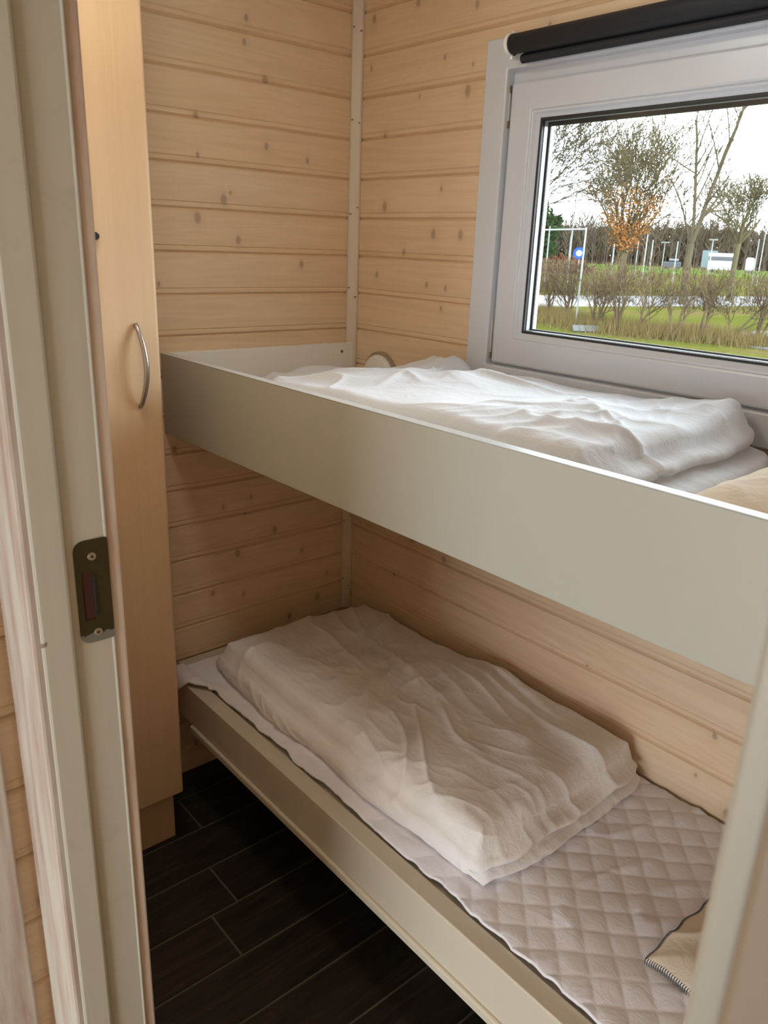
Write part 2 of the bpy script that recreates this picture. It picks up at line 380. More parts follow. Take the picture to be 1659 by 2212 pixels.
# corner trim (three stretches between the bunks)
for (za, zb) in ((ZT, -8.36), (-8.36, -16.9)):
    mb = MB(); s_ = .245
    prof = [(0, 0), (s_, 0), (s_, -.07), (.17, -.14), (.14, -.17), (.07, -s_), (0, -s_)]
    vs = [W(a, b, z) for z in (za, zb) for a, b in prof]; n = len(prof)
    mb.add(vs, [tuple(range(n)), tuple(range(2*n-1, n-1, -1))]+[(i, (i+1) % n, n+(i+1) % n, n+i) for i in range(n)])
    for fz in [za-1.1-1.35*k for k in range(6)]:
        pass
    o = mb.build('trim_1' if za > -1 else 'trim_2', M['trim'], bevel=.002); tag(o, kind='structure')
    mb = MB(); z = za-1.0; r_ = random.Random(3)
    while z > zb+.4:
        for (a, b) in ((.235, -.10), (.10, -.235)):
            q = W(a, b, z+r_.uniform(-.15, .15)); mb.box(q-Vector((.0022, .0022, .0018)), q+Vector((.0022, .0022, .0018)))
        z -= 2.2
    if mb.v: mb.build('nail_head', M['brass'], o)

# ================================================================ WINDOW
win = empty('window_1', W(9.9, 0, -8.9)); tag(win, kind='structure')
def frame(name, x0, x1, z0, z1, wl, wt, wr, wb, ya, yb, mat, bevel=.003):
    """rectangular frame mitred at its corners: outer x0..x1,z0(top)..z1(bottom), member widths l,t,r,b, depth ya..yb"""
    mb = MB()
    O = [(x0, z0), (x1, z0), (x1, z1), (x0, z1)]; I = [(x0+wl, z0-wt), (x1-wr, z0-wt), (x1-wr, z1+wb), (x0+wl, z1+wb)]
    vs = [W(x, y, z) for y in (ya, yb) for x, z in O+I]; fs = []
    for i in range(4):
        j = (i+1) % 4
        fs += [(i, j, 4+j, 4+i), (8+i, 12+i, 12+j, 8+j), (i, 8+i, 8+j, j), (4+i, 4+j, 12+j, 12+i)]
    mb.add(vs, fs); return mb.build(name, mat, win, bevel=bevel)
WX0, WX1, WZ0, WZ1 = 4.79, 15.0, -1.31, -8.95
frame('outer_frame', WX0, WX1, WZ0, WZ1, .66, .64, .66, .64, -.16, .62, M['plastic'], .004)
frame('frame_channel', WX0+.6, WX1-.6, WZ0-.58, WZ1+.58, .2, .42, .2, .3, .10, .60, M['plastic'], .002)
SX0, SX1, SZ0, SZ1 = 5.49, 14.3, -2.2, -8.27
sash = frame('sash', SX0, SX1, SZ0, SZ1, .62, .58, .62, .62, -.02, .5, M['plastic'], .006)
# glazing bead with a sloped inner profile
mb = MB()
def loop(i, y): return [(SX0+i, y, SZ0-i*.96), (SX1-i, y, SZ0-i*.96), (SX1-i, y, SZ1+i), (SX0+i, y, SZ1+i)]
rings = [loop(.60, .02), loop(.63, -.005), loop(.66, .005), loop(.70, .07), loop(.76, .13), loop(.77, .22)]
vs = [W(*q) for r in rings for q in r]; fs = []
for k in range(len(rings)-1):
    for i in range(4):
        j = (i+1) % 4; fs.append((4*k+i, 4*k+j, 4*k+4+j, 4*k+4+i))
mb.add(vs, fs); mb.build('glazing_bead', M['plastic'], win)
frame('gasket', SX0+.74, SX1-.74, SZ0-.71, SZ1+.74, .075, .075, .075, .075, .14, .2, M['rubber'], 0)
frame('spacer', SX0+.74, SX1-.74, SZ0-.71, SZ1+.74, .085, .085, .085, .085, .22, .34, M['spacer'], 0)
frame('outer_gasket', SX0+.74, SX1-.74, SZ0-.71, SZ1+.74, .13, .17, .13, .12, .37, .41, M['rubber'], 0)
frame('outer_sash', SX0+.45, SX1-.45, SZ0-.42, SZ1+.45, .33, .32, .33, .33, .42, .62, M['plastic'], 0)
boxo('glass_pane', W(SX0+.76, .205, SZ0-.74), W(SX1-.76, .215, SZ1+.76), M['glass'], win)
def hinge(za, zb, caps):
    mb = MB(); x = SX0-.06
    mb.tube([W(x, -.01, za), W(x, -.01, zb)], .0042, 10); h = mb.build('hinge', M['trim'], win, smooth=False)
    for zc in caps:
        mb = MB(); mb.tube([W(x, -.012, zc+.07), W(x, -.012, zc-.07)], .0058, 10); mb.build('hinge_pin', M['brass'], h)
hinge(-2.26, -3.1, (-2.32, -3.02)); hinge(-7.25, -8.15, (-8.1,))
# roller blind
bl = empty('roller_blind', W(10.3, -.6, -1.6)); tag(bl, 'black fabric roller blind rolled up above the window', 'blind')
cy, cz = -.50, -1.58
mb = MB(); mb.tube([W(5.86, cy, cz), W(14.8, cy, cz)], .19*P, 40); mb.build('fabric_roll', M['blind'], bl, smooth=False)
for o in (bl.children[0],):
    for p_ in o.data.polygons: p_.use_smooth = len(p_.vertices) == 4
for xx, n_ in ((5.78, 5.86), (14.8, 14.88)):
    mb = MB(); mb.tube([W(xx, cy, cz), W(n_, cy, cz)], .0245, 40); mb.build('end_cap', M['white_cap'], bl)
    mb = MB(); mb.box(W(xx, cy, cz-.28), W(n_, -.15, cz+.25)); mb.build('bracket', M['white_cap'], bl, bevel=.002)
mb = MB(); mb.box(W(6.02, -.33, -1.5), W(14.7, -.31, -1.78)); mb.build('hanging_fabric', M['blind'], bl)
mb = MB(); mb.tube([W(6.0, -.32, -1.84), W(14.72, -.32, -1.84)], .0105, 16); mb.build('bottom_bar', M['blind'], bl, smooth=False)

# ================================================================ DOORWAY
# far-side jamb with stop, rebate and bare edge
dj = empty('door_1', W(14.4, -12.1, -20.7)); tag(dj, kind='structure')
def jpart(name, a, b, mat, bev=.0025, par=None): return boxo(name, a, b, mat, par or dj, bev)
jpart('door_stop', W(JX0-.26, -12.58, -20.7), W(JX0, -12.245, HD), M['jamb'], .004)
jpart('jamb_board', W(JX0-.26, -12.25, -20.7), W(JX0-.075, -11.80, HD), M['jamb'], .002)
jpart('jamb_edge', W(JX0-.26, -11.80, -20.7), W(JX0-.095, -11.66, HD), M['raw_strip'], .003)
jpart('jamb_edge_bead', W(JX0-.26, -11.83, -20.7), W(JX0-.06, -11.795, HD), M['jamb'], .002)
jpart('casing_board', W(9.95, -12.66, -20.7), W(JX0-.02, -12.5, HD+1.0), M['casing'], .004)
jpart('right_jamb', W(JX1, -12.56, -20.7), W(JX1+.13, -11.66, HD), M['jamb_shaded'], .003)
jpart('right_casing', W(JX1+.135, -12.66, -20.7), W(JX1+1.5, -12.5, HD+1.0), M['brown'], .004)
jpart('head_jamb', W(JX0-.26, -12.5, HD), W(JX1+.13, -11.66, HD+.2), M['jamb'], .003)
# strike plate on the rebate
sp = empty('strike_plate', W(JX0-.07, -11.99, -9.25)); tag(sp, 'dark tarnished metal strike plate screwed to the cream door jamb', 'strike plate')
px = JX0-.075
zt, zb = -8.62, -9.77
y0_, y1_ = -12.16, -11.80
def plate_mesh():
    mb = MB(); r = .11
    out = []
    for (cx_, cz_, a0) in ((y0_+r, zb+r, 180), (y1_-.02, zb+.02, 270), (y1_-.02, zt-.02, 0), (y0_+r, zt-r, 90)):
        rr = r if cx_ < (y0_+y1_)/2 else .02
        for k in range(5):
            a = math.radians(a0+k*22.5); out.append((cx_+rr*math.cos(a), cz_+rr*math.sin(a)))
    hole = [(-12.10, -9.50), (-11.985, -9.50), (-11.985, -8.97), (-12.10, -8.97)]
    bm = bmesh.new()
    for x_ in (px+.018,):
        o_v = [bm.verts.new(W(x_, a, b)) for a, b in out]; h_v = [bm.verts.new(W(x_, a, b)) for a, b in hole]
        eo = [bm.edges.new((o_v[i], o_v[(i+1) % len(o_v)])) for i in range(len(o_v))]
        eh = [bm.edges.new((h_v[i], h_v[(i+1) % 4])) for i in range(4)]
        bmesh.ops.triangle_fill(bm, edges=eo+eh, use_beauty=True)
    ext = bmesh.ops.extrude_face_region(bm, geom=bm.faces[:])
    for v in [g for g in ext['geom'] if isinstance(g, bmesh.types.BMVert)]: v.co.x -= .017*P
    bmesh.ops.recalc_face_normals(bm, faces=bm.faces[:])
    me = bpy.data.meshes.new('plate_face'); bm.to_mesh(me); bm.free(); me.materials.append(M['plate'])
    o = bpy.data.objects.new('plate_face', me); COL.objects.link(o); o.parent = sp; o.matrix_parent_inverse = Matrix.Translation(sp.location).inverted()
plate_mesh()
boxo('latch_recess', W(px-.0, -12.10, -9.50), W(px+.006, -11.985, -8.97), M['hole'], sp)
boxo('latch_lip', W(px+.018, -11.985, -9.46), W(px+.03, -11.955, -9.0), M['black'], sp, bevel=.001)
for zz in (-8.80, -9.66):
    mb = MB(); mb.tube([W(px+.016, -11.975, zz), W(px+.028, -11.975, zz)], [.0052, .0046], 20); sc = mb.build('screw', M['screw'], sp)
    mb = MB(); mb.tube([W(px+.027, -11.975, zz), W(px+.0295, -11.975, zz)], .0019, 8); mb.build('screw_slot', M['black'], sc)
# vertical boards on the corridor's left side
tag(boxo('trim_3', W(9.86, -12.87, -20.7), W(10.02, -13.7, HD+1.0), M['casing'], bevel=.003), kind='structure')

# ================================================================ WARDROBE
wr = empty('wardrobe', W(1.3, -9.4, -20.7)); tag(wr, 'tall pale beech wardrobe with a curved steel handle beside the bunks', 'wardrobe')
DX = 2.65; WY = -7.235
boxo('carcass', W(.04, WY-.02, -19.0), W(DX-.17, YF+.06, .35), M['beech'], wr, .001)
boxo('plinth', W(.04, WY-.13, -20.7), W(2.27, YF+.06, -19.0), M['beech'], wr, .001)
boxo('door', W(DX-.16, WY, -19.16), W(DX, YF+.1, .1), M['beech'], wr, .011, 5)
hd = [W(2.66, -7.73, -7.4), W(2.76, -7.71, -7.5)]
pts = []
for k in range(21):
    t_ = k/20; a = math.pi*t_
    pts.append(W(DX+.02+.28*math.sin(a)**.75, -7.76+.06*math.sin(a), -7.38-1.72*t_))
mb = MB(); mb.tube(pts, [.0055+.0012*math.sin(math.pi*k/20) for k in range(21)], 12); mb.build('handle', M['steel'], wr, smooth=True)
mb = MB(); mb.tube([W(DX-.01, -8.47, -5.7), W(DX+.06, -8.47, -5.7), W(DX+.12, -8.47, -5.7)], [.006, .009, .007], 12); mb.build('knob', M['black'], wr)

# ================================================================ UPPER BUNK
ub = empty('bunk_bed', W(9, -3, -10.4)); tag(ub, 'upper bunk with cream side board mounted below the window', 'bunk bed')
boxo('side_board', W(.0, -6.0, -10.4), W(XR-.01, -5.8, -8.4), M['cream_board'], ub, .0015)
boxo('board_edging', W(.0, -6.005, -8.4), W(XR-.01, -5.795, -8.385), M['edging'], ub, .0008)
eb = boxo('end_board', W(.01, -5.8, -10.4), W(.2, -.02, -8.38), M['white_edge'], ub, .0012)
mb = MB(); q = W(.2, -.52, -8.62); mb.tube([q, q+Vector((.002, 0, 0))], .005, 12); mb.build('screw', M['brass'], eb)
boxo('bunk_base', W(.2, -5.8, -10.38), W(XR-.01, -.02, -10.2), M['bare'], ub)
for yy in (-.25,): boxo('wall_cleat', W(.2, -.3, -10.7), W(XR-.01, -.02, -10.38), M['bare'], ub)
mt = boxo('mattress', W(.3, -5.72, -10.2), W(XR-.1, -.12, -9.4), M['mattress'], None, .02, 4)
tag(mt, 'foam mattress on the upper bunk under the white pad', 'mattress')

# soft goods --------------------------------------------------------------
def nz3(x, y, z): return noise.noise(Vector((x, y, z)))
def sstep(a, b, x): t_ = max(0, min(1, (x-a)/(b-a))); return t_*t_*(3-2*t_)
def soft_slab(name, mat, x0, x1, y0, y1, zb, topf, wr_top, sidef, nx, ny, nv, rr=.03, corner=.03, parent=None):
    """folded cloth: closed slab, rounded edges; topf(x,y)->height, wr_top(x,y)->wrinkle, sidef(side,c,u,x,y)->outward offset (metres)"""
    idx = {}; vs = []; fs = []
    def vert(i, j, k):
        key = (i, j, k)
        if key in idx: return idx[key]
        a = 2*i/nx-1; b = 2*j/ny-1; c = 2*k/nv-1
        a2 = a*(1-corner*abs(b)**7*.5) ; b2 = b*(1-corner*2*abs(a)**9*.5)
        x = (x0+x1)/2+a2*(x1-x0)/2; y = (y0+y1)/2+b2*(y1-y0)/2
        ex = min(x-x0, x1-x); ey = min(y-y0, y1-y)
        H = topf(x, y)
        r = min(rr, H*.5)
        def drop(e):
            if e >= r: return 0
            return r*(1-math.sqrt(max(0, 1-(1-max(e, 0)/r)**2)))
        ztop = H - max(drop(ex), drop(ey)) + wr_top(x, y)*(1-.3*max(0, 1-min(ex, ey)/r if min(ex, ey) < r else 0))
        if k == nv: z = zb+ztop
        elif k == 0: z = zb
        else: z = zb+(H-r+ wr_top(x, y)*.7)*(c+1)/2
        ox = oy = 0
        if k not in (nv,):
            if i == 0: ox -= sidef('x0', c, y, x, y)
            if i == nx: ox += sidef('x1', c, y, x, y)
            if j == 0: oy -= sidef('y0', c, x, x, y)
            if j == ny: oy += sidef('y1', c, x, x, y)
            if k == 0: ox *= .4; oy *= .4
        idx[key] = len(vs); vs.append((x+ox, y+oy, z)); return idx[key]
    for i in range(nx):
        for j in range(ny):
            fs.append((vert(i, j, nv), vert(i+1, j, nv), vert(i+1, j+1, nv), vert(i, j+1, nv)))
            fs.append((vert(i, j, 0), vert(i, j+1, 0), vert(i+1, j+1, 0), vert(i+1, j, 0)))
    for k in range(nv):
        for i in range(nx):
            fs.append((vert(i, 0, k), vert(i+1, 0, k), vert(i+1, 0, k+1), vert(i, 0, k+1)))
            fs.append((vert(i, ny, k), vert(i, ny, k+1), vert(i+1, ny, k+1), vert(i+1, ny, k)))
        for j in range(ny):
            fs.append((vert(0, j, k), vert(0, j, k+1), vert(0, j+1, k+1), vert(0, j+1, k)))
            fs.append((vert(nx, j, k), vert(nx, j+1, k), vert(nx, j+1, k+1), vert(nx, j, k+1)))
    mb = MB(); mb.v = vs; mb.f = fs
    return mb.build(name, mat, parent, smooth=True)
def crease(x, y, sx, sy, seed, pw=5, warp=.35):
    w_ = nz3(x*2.1, y*2.1, seed+9)*warp
    n_ = nz3(x*sx+w_*2, y*sy+w_*3, seed)
    return (1-min(1, abs(n_)*1.6))**pw
def lobes(c, bul, n=1):
    t_ = c if n == 1 else 2*abs(c)-1
    return bul*math.sqrt(max(0, 1-t_*t_))

# upper duvet
UZ = W(0, 0, -9.28).z
def interp(t_, ks):
    for (a, va), (b, vb) in zip(ks, ks[1:]):
        if t_ <= b: return va+(vb-va)*sstep(a, b, t_)
    return ks[-1][1]
def up_top(x, y):
    X, Y = x/P, y/P
    h = interp(X, [(1.2, .34), (3, .48), (5, .80), (7, .92), (11, 1.0), (12.4, .95)])
    back = interp(X, [(1.2, .1), (3.3, .5), (4.2, .98), (5.0, 1.12), (5.7, .72), (8, .88), (10, .9), (11.8, 1.1), (12.4, 1.0)])
    h = h+(back-h)*sstep(-2.2, -.6, Y)
    h += .10*nz3(X*.55, Y*.7, 3.3)
    return max(.2, h)*P
def roll(x, y, sx, sy, seed, warp=.4):
    a = nz3(x*2+5, y*2, seed+3)*warp
    return nz3(x*sx+a*sx*.3, y*sy+a*sy*.5, seed)
def fold(x, y, sx, sy, seed, w=.22):
    # sparse sharp fold lines where a warped field crosses zero
    f_ = abs(roll(x, y, sx, sy, seed, .5)); m_ = max(0, nz3(x*2.3, y*2.3, seed+20)+.25)
    return math.exp(-(f_/w)**1.2)*min(1, m_*2)
def up_wr(x, y):
    X, Y = x/P, y/P
    w_ = .014*roll(x, y, 3, 6, 1.7)+.018*fold(x, y, 3, 6, 4.4, .12)+.011*fold(x, y, 6, 7, 9.4, .13)+.005*fold(x, y, 13, 11, 2.6, .22)
    end = math.exp(-max(0, 12.2-X)/1.8)
    w_ += .016*end*fold(x, y-.5*x-1.2*(x-1.1)**2, 2.5, 15, 6.6, .26)
    fr = math.exp(-max(0, Y+5.3)/1.1)
    w_ += .012*fr*fold(x+.5*y, y, 12, 2, 5.5, .24)
    return w_
def up_side(s, c, u, x, y):
    g = .007*fold(u+c*.03, c*.1, 14, 3, 7.7, .2)+.003*nz3(u*30, c, 1.1)
    if s == 'x1':
        if c > 0: return lobes(2*c-1, .05)+g-.01
        return .035+lobes(2*c+1, .05)+g+.015*nz3(u*7, 0, 4)
    if s == 'x0': return lobes(c, .02)+.02*nz3(u*9, 0, 2)+g
    if s == 'y0': return lobes(c, .028)+g*1.3
    return 0
dv = soft_slab('duvet', M['duvet_white'], 1.3*P, 12.2*P, -5.45*P, -.35*P, UZ, up_top, up_wr, up_side, 300, 140, 14, rr=.036, corner=.07)
tag(dv, 'folded white duvet on the upper bunk below the window', 'duvet')
# pads --------------------------------------------------------------------
def sheet(name, mat, x0, x1, yf, y1, zf, nx, ny, th=.006):
    vs = []; fs = []
    for i in range(nx+1):
        for j in range(ny+1):
            x = x0+(x1-x0)*i/nx; ya = yf(x); y = ya+(y1-ya)*j/ny
            vs.append((x, y, zf(x, y, j/ny)))
    for i in range(nx):
        for j in range(ny):
            a = i*(ny+1)+j; fs.append((a, a+ny+1, a+ny+2, a+1))
    n0 = len(vs)
    # underside ring only (thin closed body)
    for i in range(nx+1):
        for j in range(ny+1):
            if i in (0, nx) or j in (0, ny): pass
    mb = MB(); mb.v = vs; mb.f = fs
    o = mb.build(name, mat, None, smooth=True)
    sd = o.modifiers.new('thickness', 'SOLIDIFY'); sd.thickness = th; sd.offset = -1
    return o
def quilt(x, y, p_=.055):
    a = (x+y*1.0)/math.sqrt(2)/p_; b = (x*1.0-y)/math.sqrt(2)/p_
    return (abs(math.sin(math.pi*a))*abs(math.sin(math.pi*b)))**.3
def upad_z(x, y, t_):
    return W(0, 0, -9.36).z+.004*quilt(x, y)+.004*nz3(x*8, y*8, 1)+.004*crease(x, y, 5, 9, 3)
o = sheet('mattress_pad', M['pad_white'], .35*P, (XR-.2)*P, lambda x: -5.68*P, -.12*P, upad_z, 240, 80)
tag(o, 'white quilted pad spread over the upper bunk mattress', 'mattress pad')
# pillow on the upper bunk
def pil_top(x, y): return .085
o = soft_slab('pillow', M['cream_cloth'], 13.35*P, 16.9*P, -5.55*P, -.5*P, W(0, 0, -9.24).z,
    lambda x, y: .012+.085*(max(0, (1-((x/P-15.12)/1.78)**4))*max(0, (1-((y/P+3.02)/2.53)**4)))**.6,
    lambda x, y: .004*crease(x, y, 10, 10, 2)+.003*nz3(x*12, y*12, 4), lambda s, c, u, x, y: lobes(c, .008), 70, 90, 4, rr=.02, corner=.05)
tag(o, 'cream pillow on the upper bunk at the end nearest the doorway', 'pillow')
# round disc on the wall behind the upper duvet
dc = empty('wall_lamp', W(1.45, -.0, -9.3)); tag(dc, 'small round white disc fitting low on the wall behind the upper duvet', 'light')
mb = MB(); q = W(1.38, 0, -9.22)
mb.tube([q, q+Vector((0, -.008, 0))], .082, 48); mb.build('rim', M['grey'], dc)
mb = MB(); mb.tube([q+Vector((0, -.006, 0)), q+Vector((0, -.02, 0)), q+Vector((0, -.028, 0)), q+Vector((0, -.031, 0))], [.073, .070, .058, .03], 48); mb.build('cover', M['lamp'], dc, smooth=True)

# fill lamp added out of view above the aisle to brighten the end wall
cl = empty('added_fill_lamp', W(6.6, -9.0, ZT)); tag(cl, 'added opal glass fill lamp, out of view over the aisle', 'lamp')
q = W(6.6, -9.0, ZT)
mb = MB(); mb.tube([q, q-Vector((0, 0, .02))], .15, 40); mb.build('fill_lamp_base', M['white_cap'], cl)
em = N('fill_lamp_glass', .3, (.9, .88, .82, 1)); em.b.inputs['Emission Color'].default_value = (1.0, .96, .86, 1); em.b.inputs['Emission Strength'].default_value = FILL_LAMP
mb = MB(); mb.tube([q-Vector((0, 0, z)) for z in (.02, .045, .065, .078, .083)], [.14, .135, .11, .065, .01], 40); mb.build('fill_lamp_shade', em.m, cl, smooth=True)

# ================================================================ LOWER BED
lb = empty('bed_frame', W(9, -3, -18.4)); tag(lb, 'low cream painted bed frame with a long side rail above dark tiles', 'bed frame')
boxo('side_rail', W(.3, -6.36, -18.12), W(XR-.01, -5.95, -17.03), M['rail'], lb, .003)
boxo('rail_lip', W(1.45, -6.43, -18.34), W(XR-.01, -6.1, -18.12), M['rail'], lb, .006, 4)
boxo('end_rail', W(.01, -6.0, -17.9), W(.62, -.02, -16.98), M['rail'], lb, .002)
boxo('bed_base', W(.62, -6.0, -18.2), W(XR-.01, -.02, -18.02), M['bare'], lb)
for xx in (.9, 9.0, 16.8):
    boxo('leg', W(xx, -1.0, -20.7), W(xx+.5, -.5, -18.2), M['bare'], lb); boxo('leg', W(xx, -4.6, -20.7), W(xx+.5, -4.1, -18.2), M['bare'], lb)
mt = boxo('mattress', W(.66, -5.97, -18.02), W(XR-.1, -.1, -17.12), M['mattress'], None, .015, 4)
tag(mt, 'thin beige mattress in the lower bed frame under the quilted pad', 'mattress')
PZ = W(0, 0, -17.0).z
def lpad_y(x):
    X = x/P
    y = -5.93+.09*nz3(X*.9, 0, 5)+.05*nz3(X*2.7, 1, 5)
    if X < 2.2: y -= .62*sstep(2.2, .9, X)*1.0
    return y*P
def lpad_z(x, y, t_):
    X, Y = x/P, y/P
    far = sstep(9.5, 11.0, X)
    z = PZ+(.0035+.0025*far)*quilt(x, y)+.005*nz3(X*.8, Y*.8, 2)
    ex = abs(y-lpad_y(x))
    z += .005*crease(x, y, 9, 5, 3.3)*(.4+.6*far)
    z -= .004*math.exp(-ex/.015)
    z += .007*math.exp(-ex/.09)*(1-abs(nz3(x*7, y*14, 8))*2)*(1-far*.5)
    if Y < -6.02: z += .010
    if Y < -6.36: z -= (-6.36-Y)*P*1.8
    return max(z, PZ-.2)
o = sheet('mattress_pad', M['pad'], .45*P, (XR-.15)*P, lpad_y, -.1*P, lpad_z, 420, 150)
tag(o, 'pinkish white diamond quilted pad on the lower bed', 'mattress pad')
# lower duvet
LZ = W(0, 0, -16.93).z
def lo_top(x, y):
    X, Y = x/P, y/P
    h = .93+.12*nz3(X*.45, Y*.5, 1.3)+.06*nz3(X*1.2, Y*1.1, 5)
    h -= .10*sstep(3, 1, X)+.12*sstep(-1.4, -.2, Y)*sstep(6, 2, X)
    return h*P
def lo_wr(x, y):
    X, Y = x/P, y/P
    v = y+.22*x
    w_ = .020*roll(x, v, 1.5, 5.5, 11.7)+.019*fold(x, v, 1.3, 5.0, 14.1, .12)+.013*fold(x, v, 3, 8, 24.1, .14)
    w_ += .005*fold(x, y, 10, 12, 18.1, .22)+.0015*nz3(x*30, y*34, 3)
    w_ += .011*math.exp(-max(0, 11.0-X)/1.5)*fold(x, y-.25*x, 3, 15, 16.6, .25)
    w_ += .005*math.exp(-max(0, Y+5.4)/1.0)*fold(x+.6*y, y, 13, 2, 15.5, .2)
    return w_
def lo_side(s, c, u, x, y):
    g = .007*fold(u+c*.03, c*.1, 15, 3, 17.7, .2)+.002*nz3(u*30, c*2, 1.1)
    if s == 'x1':
        k = .048 if c > 0 else .044
        return lobes(2*abs(c)-1, k)+(-.012 if c > 0 else .0)+1.4*g+.018*nz3(u*6, 0, 3 if c > 0 else 6)
    if s == 'x0': return lobes(c, .02)+.02*nz3(u*7, 0, 2)+g
    if s == 'y0': return lobes(c, .030)+g+.012*nz3(u*5, 0, 6)
    return .004
o = soft_slab('duvet', M['duvet_cream'], 1.25*P, 11.0*P, -5.36*P, -.2*P, LZ, lo_top, lo_wr, lo_side, 340, 190, 20, rr=.045, corner=.075)
tag(o, 'folded off-white satin striped duvet on the lower bed', 'duvet')
# cream blanket corner with blanket stitching
bk = empty('blanket', W(15.3, -2.9, -16.9)); tag(bk, 'cream blanket with dark stitched edge lying on the lower quilted pad', 'blanket')
bx0, bx1, by0, by1 = 13.98*P, 16.9*P, -4.55*P, -2.2*P
BZ = W(0, 0, -16.88).z
def bl_z(x, y): return BZ+.016+.022*(1-math.exp(-min(x-bx0, y-by0, 1)/.035))+.008*nz3(x*9, y*9, 3)+.014*crease(x, y, 9, 6, 6, 3)
vs = []; fs = []; n_ = 70
for i in range(n_+1):
    for j in range(n_+1):
        x = bx0+(bx1-bx0)*i/n_; y = by0+(by1-by0)*j/n_
        xo = x+.008*nz3(y*20, 0, 1)*(1-i/n_); yo = y+.008*nz3(x*20, 0, 5)*(1-j/n_)
        vs.append((xo, yo, bl_z(x, y)))
for i in range(n_):
    for j in range(n_):
        a = i*(n_+1)+j; fs.append((a, a+n_+1, a+n_+2, a+1))
mb = MB(); mb.v = vs; mb.f = fs; o = mb.build('cloth', M['cream_cloth'], bk, smooth=True)
sd = o.modifiers.new('thickness', 'SOLIDIFY'); sd.thickness = .01; sd.offset = -1
mb = MB()
edge = [Vector(vs[j]) for j in range(n_, -1, -1)]+[Vector(vs[i*(n_+1)]) for i in range(1, n_+1)]
acc = 0; 
for a, b in zip(edge, edge[1:]):
    L = (b-a).length; d = (b-a).normalized(); nrm = d.cross(Vector((0, 0, 1)))
    k = 0.0
    while acc <= L:
        c = a+d*acc; mb.tube([c+nrm*-.004+Vector((0, 0, .0015)), c+nrm*.0015+Vector((0, 0, .001)), c+nrm*.002-Vector((0, 0, .010))], .0009, 5); acc += .0046
    acc -= L
for a, b in zip(edge, edge[1:]): pass
mb.build('edge_stitching', M['stitch'], bk)

# ================================================================ OUTDOORS
GZ = -.495
g = MB(); g.add([(-400, .9, GZ), (300, .9, GZ), (300, 700, GZ), (-400, 700, GZ)], [(0, 1, 2, 3)])
tag(g.build('ground', M['grass']), kind='structure')
def patch(name, pts, mat, h):
    mb = MB(); n = len(pts); mb.add([(x, y, GZ-.1) for x, y in pts]+[(x, y, GZ+h) for x, y in pts], [tuple(range(n, 2*n))]+[(i, (i+1) % n, n+(i+1) % n, n+i) for i in range(n)])
    return tag(mb.build(name, mat), kind='structure')
patch('road', [(-21.4, 18.0), (-16.4, 41.0), (-14.8, 60), (-19.0, 62), (-21.0, 52), (-26.2, 28.5), (-30, 18)], M['road'], .02)
patch('paving', [(-9.85, 21.3), (-9.9, 24.6), (-4.5, 27.5), (-3.5, 19.0), (-7.3, 19.5), (-8.0, 19.55), (-8.9, 20.2)], M['wet'], .03)
patch('sports_field', [(-150, 85), (-20, 100), (-20, 165), (-95, 150), (-150, 130)], M['far_grass'], .06)

def grow(mb, rng, p, d, L, r, lev, prm, tips):
    ns = prm['seg'][min(lev, len(prm['seg'])-1)]
    pts = [Vector(p)]; rs = [r]; dd = Vector(d).normalized(); q = Vector(p)
    wob = prm['wob']; r1 = r*prm['taper']
    for k in range(ns):
        dd = (dd+Vector((rng.uniform(-1, 1), rng.uniform(-1, 1), rng.uniform(-1, 1)+prm['up']))*wob).normalized()
        q = q+dd*(L/ns); pts.append(q.copy()); rs.append(r+(r1-r)*(k+1)/ns)
    sides = 6 if lev == 0 else (4 if r > .03 else 3)
    mb.tube(pts, [max(x, prm['rmin']) for x in rs], sides, cap=False)
    if lev >= prm['lev']:
        tips.append(pts[-1]); return
    nb = prm['nb'][min(lev, len(prm['nb'])-1)]
    for k in range(nb):
        end = k < prm.get('fork', 2)
        t_ = 1.0 if end else rng.uniform(prm['lo'], .98)
        i = min(int(t_*ns), ns-1); fr_ = t_*ns-i; base = pts[i].lerp(pts[i+1], fr_)
        ax = Vector((rng.uniform(-1, 1), rng.uniform(-1, 1), rng.uniform(-1, 1)))
        ax = (ax-dd*ax.dot(dd)).normalized()
        sp_ = math.radians(rng.uniform(*prm['ang']))
        nd = dd*math.cos(sp_)+ax*math.sin(sp_)
        grow(mb, rng, base, nd, L*rng.uniform(*prm['ratio']), max(rs[min(i+1, ns)]*rng.uniform(.55, .75), prm['rmin']), lev+1, prm, tips)
    if lev >= 2: tips.append(pts[-1])
def leaves(name, mat, pts, rng, size, n, spread, parent):
    mb = MB()
    for _ in range(n):
        c = rng.choice(pts)+Vector((rng.gauss(0, spread), rng.gauss(0, spread), rng.gauss(0, spread)))
        u = Vector((rng.uniform(-1, 1), rng.uniform(-1, 1), rng.uniform(-1, 1))).normalized(); w_ = u.orthogonal().normalized(); s_ = size*rng.uniform(.6, 1.3)
        mb.add([c-u*s_, c+w_*s_*.5, c+u*s_, c-w_*s_*.5], [(0, 1, 2, 3)])
    return mb.build(name, mat, parent)
def tree(name, base, h0, r0, stems, prm, seed, mat, label, cat='tree', group=None, leaf=None):
    rng = random.Random(seed); mb = MB(); tips = []
    b = Vector(base); t = empty(name, b)
    top = b+Vector((0, 0, h0))
    if h0 > 0: mb.tube([b, b+Vector((rng.uniform(-.05, .05), 0, h0*.5)), top], [r0*1.15, r0, r0*.95], 8)
    for (dv_, L, r) in stems: grow(mb, rng, top-Vector((0, 0, .1 if h0 else 0)), dv_, L, r, 0, prm, tips)
    mb.build('branches', mat, t)
    if leaf: leaf(t, tips, rng)
    return tag(t, label, cat, group)
